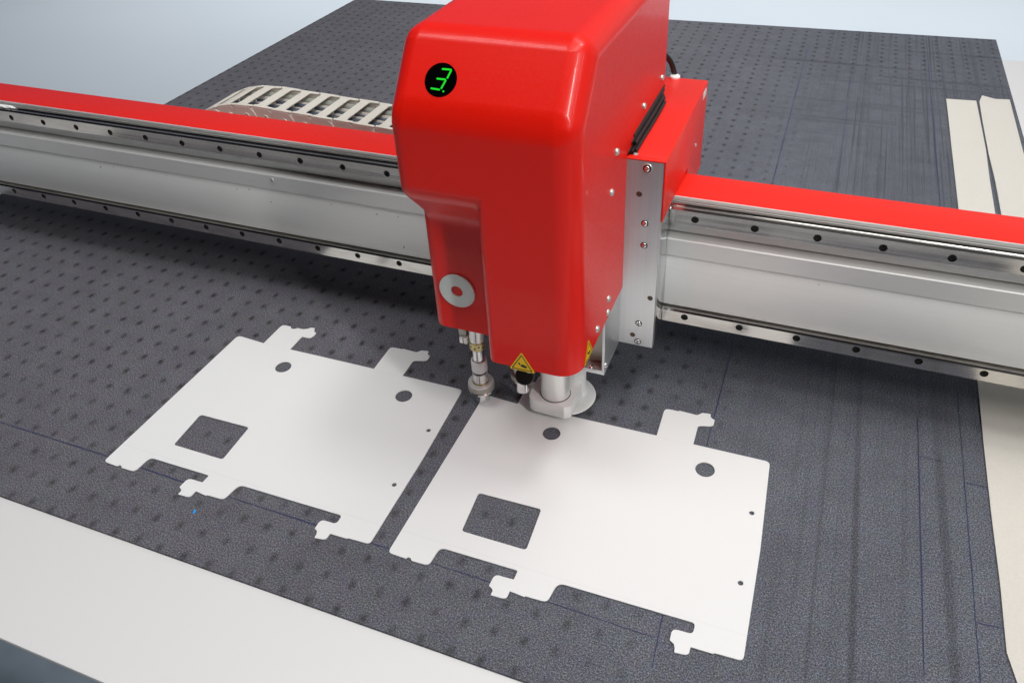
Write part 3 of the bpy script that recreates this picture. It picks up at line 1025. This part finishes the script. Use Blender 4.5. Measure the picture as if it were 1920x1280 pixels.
warning(Vector((0.0957, YF, 0.1620)), Vector((1, 0, 0)), Vector((0, 0, 1)), Vector((0, -1, 0)), 1.0)
warning(Vector((XR, -0.0735, 0.1655)), Vector((0, 1, 0)), Vector((0, 0, 1)), Vector((1, 0, 0)), 1.0)

# machined carriage plate behind the cover, with its side cheek
PX1 = 0.1866
box("carriage_plate", 0.004, PX1, 0.0500, 0.0580, 0.0815, 0.3080, M_alu, HD, 0.0006)
cheek = [(0.0585, 0.0815), (0.0585, 0.2420), (0.1100, 0.2420), (0.1085, 0.2385), (0.0935, 0.2370), (0.0935, 0.2150), (0.1065, 0.2140), (0.1065, 0.2010), (0.0935, 0.2000), (0.0935, 0.1745), (0.1010, 0.1735), (0.1010, 0.1090), (0.0925, 0.1075), (0.0915, 0.0815)]
extrude_x("side_cheek", cheek, 0.150, PX1 - 0.0002, brushed("polished_cheek", (0.62, 0.64, 0.65), 0.16, 'Y', 0.95, 0.04), HD, 0.0003)
for x in (0.006,):
    box("runner_block", 0.01, 0.145, 0.0582, 0.0925, 0.088, 0.24, M_dark, HD, 0.001)
for x, z, kind in ((0.1706, 0.3020, 2), (0.1709, 0.2397, 1), (0.1713, 0.2139, 1), (0.1700, 0.1128, 1), (0.1699, 0.0875, 1)):
    if kind == 2:
        link("washer", oriented(washer_me(0.0030, 0.0052, 0.0010), (x, 0.0500, z - 0.001), (0, -1, 0)), M_zinc, HD, smooth=40)
    link("recess_ring", oriented(washer_me(0.0030, 0.0041 if kind == 2 else 0.0038, 0.0003), (x, 0.0500 - (0.001 if kind == 2 else 0), z - (0.001 if kind == 2 else 0)), (0, -1, 0)), M_dark, HD)
    link("plate_screw", oriented(button_screw(0.0031, 0.0016, "plate_screw"), (x, 0.0500 - (0.001 if kind == 2 else 0), z - (0.001 if kind == 2 else 0)), (0, -1, 0)), M_steel, HD, smooth=50)
for x, z in ((0.1638, 0.2720), (0.1809, 0.1492), (0.1638, 0.0955)):
    link("threaded_hole", oriented(lathe_me([(0.0030, 0.0), (0.0026, 0.0004), (0.0021, 0.0001), (0, 0.0001)], 18, "hole"), (x, 0.0499, z), (0, -1, 0)), simple("hole_brown", (0.10, 0.075, 0.055), 0.4, 0.7), HD)

# red box behind, over the beam
bx = [(0.0520, 0.2430), (0.0520, 0.3095), (0.2670, 0.3095), (0.2670, 0.1990), (0.1765, 0.1990), (0.1765, 0.2425), (0.0820, 0.2430)]
RB = extrude_x("rear_box", [(0.0585, 0.2430), (0.0585, 0.3095), (0.2670, 0.3095), (0.2670, 0.2000), (0.1765, 0.2000), (0.1765, 0.2430)], 0.006, 0.1885, M_redcap, HD, 0.0012)
box("front_flange", PX1 + 0.0004, 0.1885, 0.0502, 0.0584, 0.2435, 0.3090, M_redcap, HD, 0.0004)
box("top_flange", 0.006, 0.1885, 0.0502, 0.0584, 0.3083, 0.3095, M_redcap, HD, 0.0002)
link("box_rivet", oriented(lathe_me([(0.0028, 0), (0.0026, 0.0006), (0.0015, 0.0010), (0, 0.0010)], 20, "rivet"), (0.1560, 0.0600, 0.3095), (0, 0, 1)), M_zinc, RB, smooth=50)
box("white_tag", 0.1885, 0.1889, 0.2390, 0.2570, 0.2965, 0.3045, M_sticker, RB)
link("box_screw", oriented(button_screw(0.0024, 0.0010, "box_screw"), (0.1885, 0.2160, 0.2517), (1, 0, 0)), M_zinc, RB, smooth=50)
# black flat hoses squeezed between cover and box
for i, (dx, dz, y1) in enumerate(((-0.001, 0.0028, 0.205), (0.0022, 0.0022, 0.197), (0.0052, 0.0022, 0.186), (-0.001, 0.0078, 0.206), (0.0022, 0.0064, 0.192), (-0.0010, 0.0122, 0.206))):
    tube("flat_hose", [(XR + dx, 0.0535 + 0.004 * i, 0.3095 + dz), (XR + dx, 0.09, 0.3095 + dz), (XR + dx + 0.0004, 0.14, 0.3095 + dz), (XR + dx, y1, 0.3097 + dz)], 0.0022, M_black, HD, 8)
# cable leaving the back of the cover into the box
tube("rear_cable", [(0.118, 0.235, 0.345), (0.132, 0.255, 0.342), (0.1435, 0.266, 0.328), (0.1490, 0.270, 0.309), (0.149, 0.270, 0.300)], 0.0032, M_black, HD, 10)
lathe("cable_gland", ring_prof(0.0060, 0.3075, 0.3125, 0.001), 0.1500, 0.2655, M_whiteplastic, HD, 24)
box("inner_frame", 0.01, 0.140, 0.0502, 0.20, 0.3098, 0.3170, M_dark, HD)

# U channel hanging below the cover on the right
box("channel_side", 0.1454, 0.1484, -0.0080, 0.0498, 0.0860, 0.2000, M_alu, HD, 0.0004)
box("channel_foot", 0.1150, 0.1484, -0.0080, 0.0498, 0.0800, 0.0858, M_alu, HD, 0.0004)
box("channel_web", 0.1150, 0.1453, 0.0040, 0.0070, 0.0860, 0.2000, M_olive, HD, 0.0003)
link("channel_screw", oriented(button_screw(0.0030, 0.0012, "channel_screw"), (0.1325, -0.0052, 0.0859), (0, -0.2, 1)), M_steel, HD, smooth=50)
link("channel_screw", oriented(button_screw(0.0030, 0.0018, "channel_screw"), (0.1484, -0.0030, 0.0905), (1, 0, 0)), M_steel, HD, smooth=50)

# left tool: stacked steel, brass and white collars over a knurled ring and a polished foot
TX, TY = 0.0007, -0.0085
T1 = lathe("tool_foot", [(0, 0.0020), (0.0086, 0.0020), (0.0089, 0.0026), (0.0080, 0.0090), (0.0082, 0.0180), (0, 0.0180)], TX, TY, M_steel, HD, 40)
lathe("ring_lip", ring_prof(0.0150, 0.0182, 0.0222, 0.0012), TX, TY, M_steel, T1, 48)
lathe("knurled_ring", ring_prof(0.0153, 0.0224, 0.0296, 0.0003), TX, TY, M_knurl, T1, 64, 20)
lathe("ring_top", [(0, 0.0298), (0.0151, 0.0298), (0.0149, 0.0308), (0.0140, 0.0316), (0.0098, 0.0316), (0.0098, 0.0300)], TX, TY, M_knurl_top, T1, 48)
lathe("gold_seat", ring_prof(0.0094, 0.0302, 0.0326, 0.0004), TX, TY, M_brass, T1, 36)
lathe("clamp_collar", ring_prof(0.0088, 0.0328, 0.0455, 0.0005), TX, TY, M_satin, T1, 36)
lathe("black_seal", ring_prof(0.0084, 0.0457, 0.0474, 0.0003), TX, TY, M_black, T1, 36)
lathe("white_collar", [(0, 0.0476), (0.0080, 0.0476), (0.0092, 0.0492), (0.0092, 0.0630), (0.0088, 0.0640), (0.0074, 0.0640), (0.0074, 0.0600), (0, 0.0600)], TX, TY, M_whiteplastic, T1, 36)
lathe("shaft", ring_prof(0.0068, 0.0600, 0.0800, 0.0003), TX, TY, M_steel, T1, 36)
br_ = lathe("brass_ring", [(0, 0.0802), (0.0072, 0.0802), (0.0090, 0.0822), (0.0090, 0.0915), (0.0084, 0.0920), (0, 0.0920)], TX, TY, M_brass, T1, 36)
lathe("upper_collar", ring_prof(0.0084, 0.0922, 0.1700, 0.0004), TX, TY, M_satin, T1, 36)
for a_ in (-2.6, -2.05, -1.5, -0.95, -0.4):
    for zz, rr in ((0.0868, 0.0011),):
        px_, py_ = TX + 0.0090 * math.cos(a_), TY + 0.0090 * math.sin(a_)
        link("ring_hole", oriented(lathe_me([(rr, 0), (rr * 0.6, 0.0002), (0, 0.0002)], 10, "ring_hole"), (px_, py_, zz + 0.0012 * math.sin(a_ * 5)), (math.cos(a_), math.sin(a_), 0)), M_dark, HD)
# slots down the split collars
for z0, z1, r in ((0.0332, 0.0452, 0.0088), (0.0610, 0.0798, 0.0068), (0.0930, 0.1100, 0.0084)):
    a_ = -1.25
    px_, py_ = TX + r * math.cos(a_), TY + r * math.sin(a_)
    box("slot", px_ - 0.0003, px_ + 0.0003, py_ - 0.0003, py_ + 0.0004, z0, z1, M_dark, HD)
box("side_clamp", -0.0185, -0.0095, -0.0140, -0.0020, 0.0980, 0.1700, M_olive, HD, 0.0006)
box("clamp_jaw", -0.0175, -0.0080, -0.0160, -0.0020, 0.0890, 0.0978, M_satin, HD, 0.0006)
box("jaw_slot", -0.0130, -0.0124, -0.0163, -0.0159, 0.0892, 0.0975, M_dark, HD)

# second tool, raised
UX, UY = 0.0525, -0.0060
T2 = lathe("tool_foot", [(0, 0.0300), (0.0072, 0.0300), (0.0080, 0.0310), (0.0078, 0.0500), (0, 0.0500)], UX, UY, M_steel, HD, 36)
lathe("ring_lip", ring_prof(0.0128, 0.0490, 0.0515, 0.0008), UX, UY, M_steel, T2, 40)
lathe("knurled_ring", ring_prof(0.0131, 0.0517, 0.0580, 0.0003), UX, UY, M_knurl, T2, 48, 20)
lathe("upper_collar", ring_prof(0.0098, 0.0582, 0.1700, 0.0006), UX, UY, M_satin, T2, 36)
m_ = lathe_me([(0, 0.0), (0.0095, 0.0), (0.0104, 0.0012), (0.0104, 0.0075), (0.0095, 0.0090), (0, 0.0090)], 36, "black_knob")
link("black_knob", oriented(m_, (0.0625, -0.0200, 0.0670), (0.15, -0.75, 0.5)), M_black, HD, smooth=40)
m_ = lathe_me([(0.0030, 0), (0.0046, 0), (0.0046, 0.0012), (0.0030, 0.0012), (0.0030, 0)], 24, "knob_ring")
link("knob_ring", oriented(m_, (0.0685, -0.0230, 0.0800), (0.15, -0.75, 0.5)), M_satin, HD, smooth=40)

# milling foot: satin cylinder in a rounded block, white disc on a white tube behind
lathe("cylinder", ring_prof(0.0168, 0.0274, 0.1700, 0.0003), 0.0883, 0.0043, M_satin, HD, 64)
lathe("cylinder_gap", ring_prof(0.0174, 0.0270, 0.0277, 0.0001), 0.0883, 0.0043, M_dark, HD, 64)
blk = rounded([(0.0603, -0.0160, 0.013), (0.1050, -0.0165, 0.001), (0.1115, -0.0120, 0.001), (0.1135, 0.0240, 0.004), (0.1110, 0.0300, 0.004), (0.0660, 0.0300, 0.008), (0.0600, 0.0230, 0.006)])
extrude_z("foot_block", blk, 0.0098, 0.0272, simple("pearl_aluminium", (0.93, 0.92, 0.90), 0.36, 0.12, 300, 0.04, 0.03), HD, 0.0007, 2)
lathe("white_disc", [(0, 0.0030), (0.0340, 0.0030), (0.0348, 0.0036), (0.0340, 0.0044), (0, 0.0044)], 0.0926, 0.0290, M_whiteplastic, HD, 72)
lathe("white_tube", [(0.0158, 0.0045), (0.0148, 0.0058), (0.0145, 0.0080), (0.0145, 0.1700), (0, 0.1700)], 0.0992, 0.0375, M_whiteplastic, HD, 48)
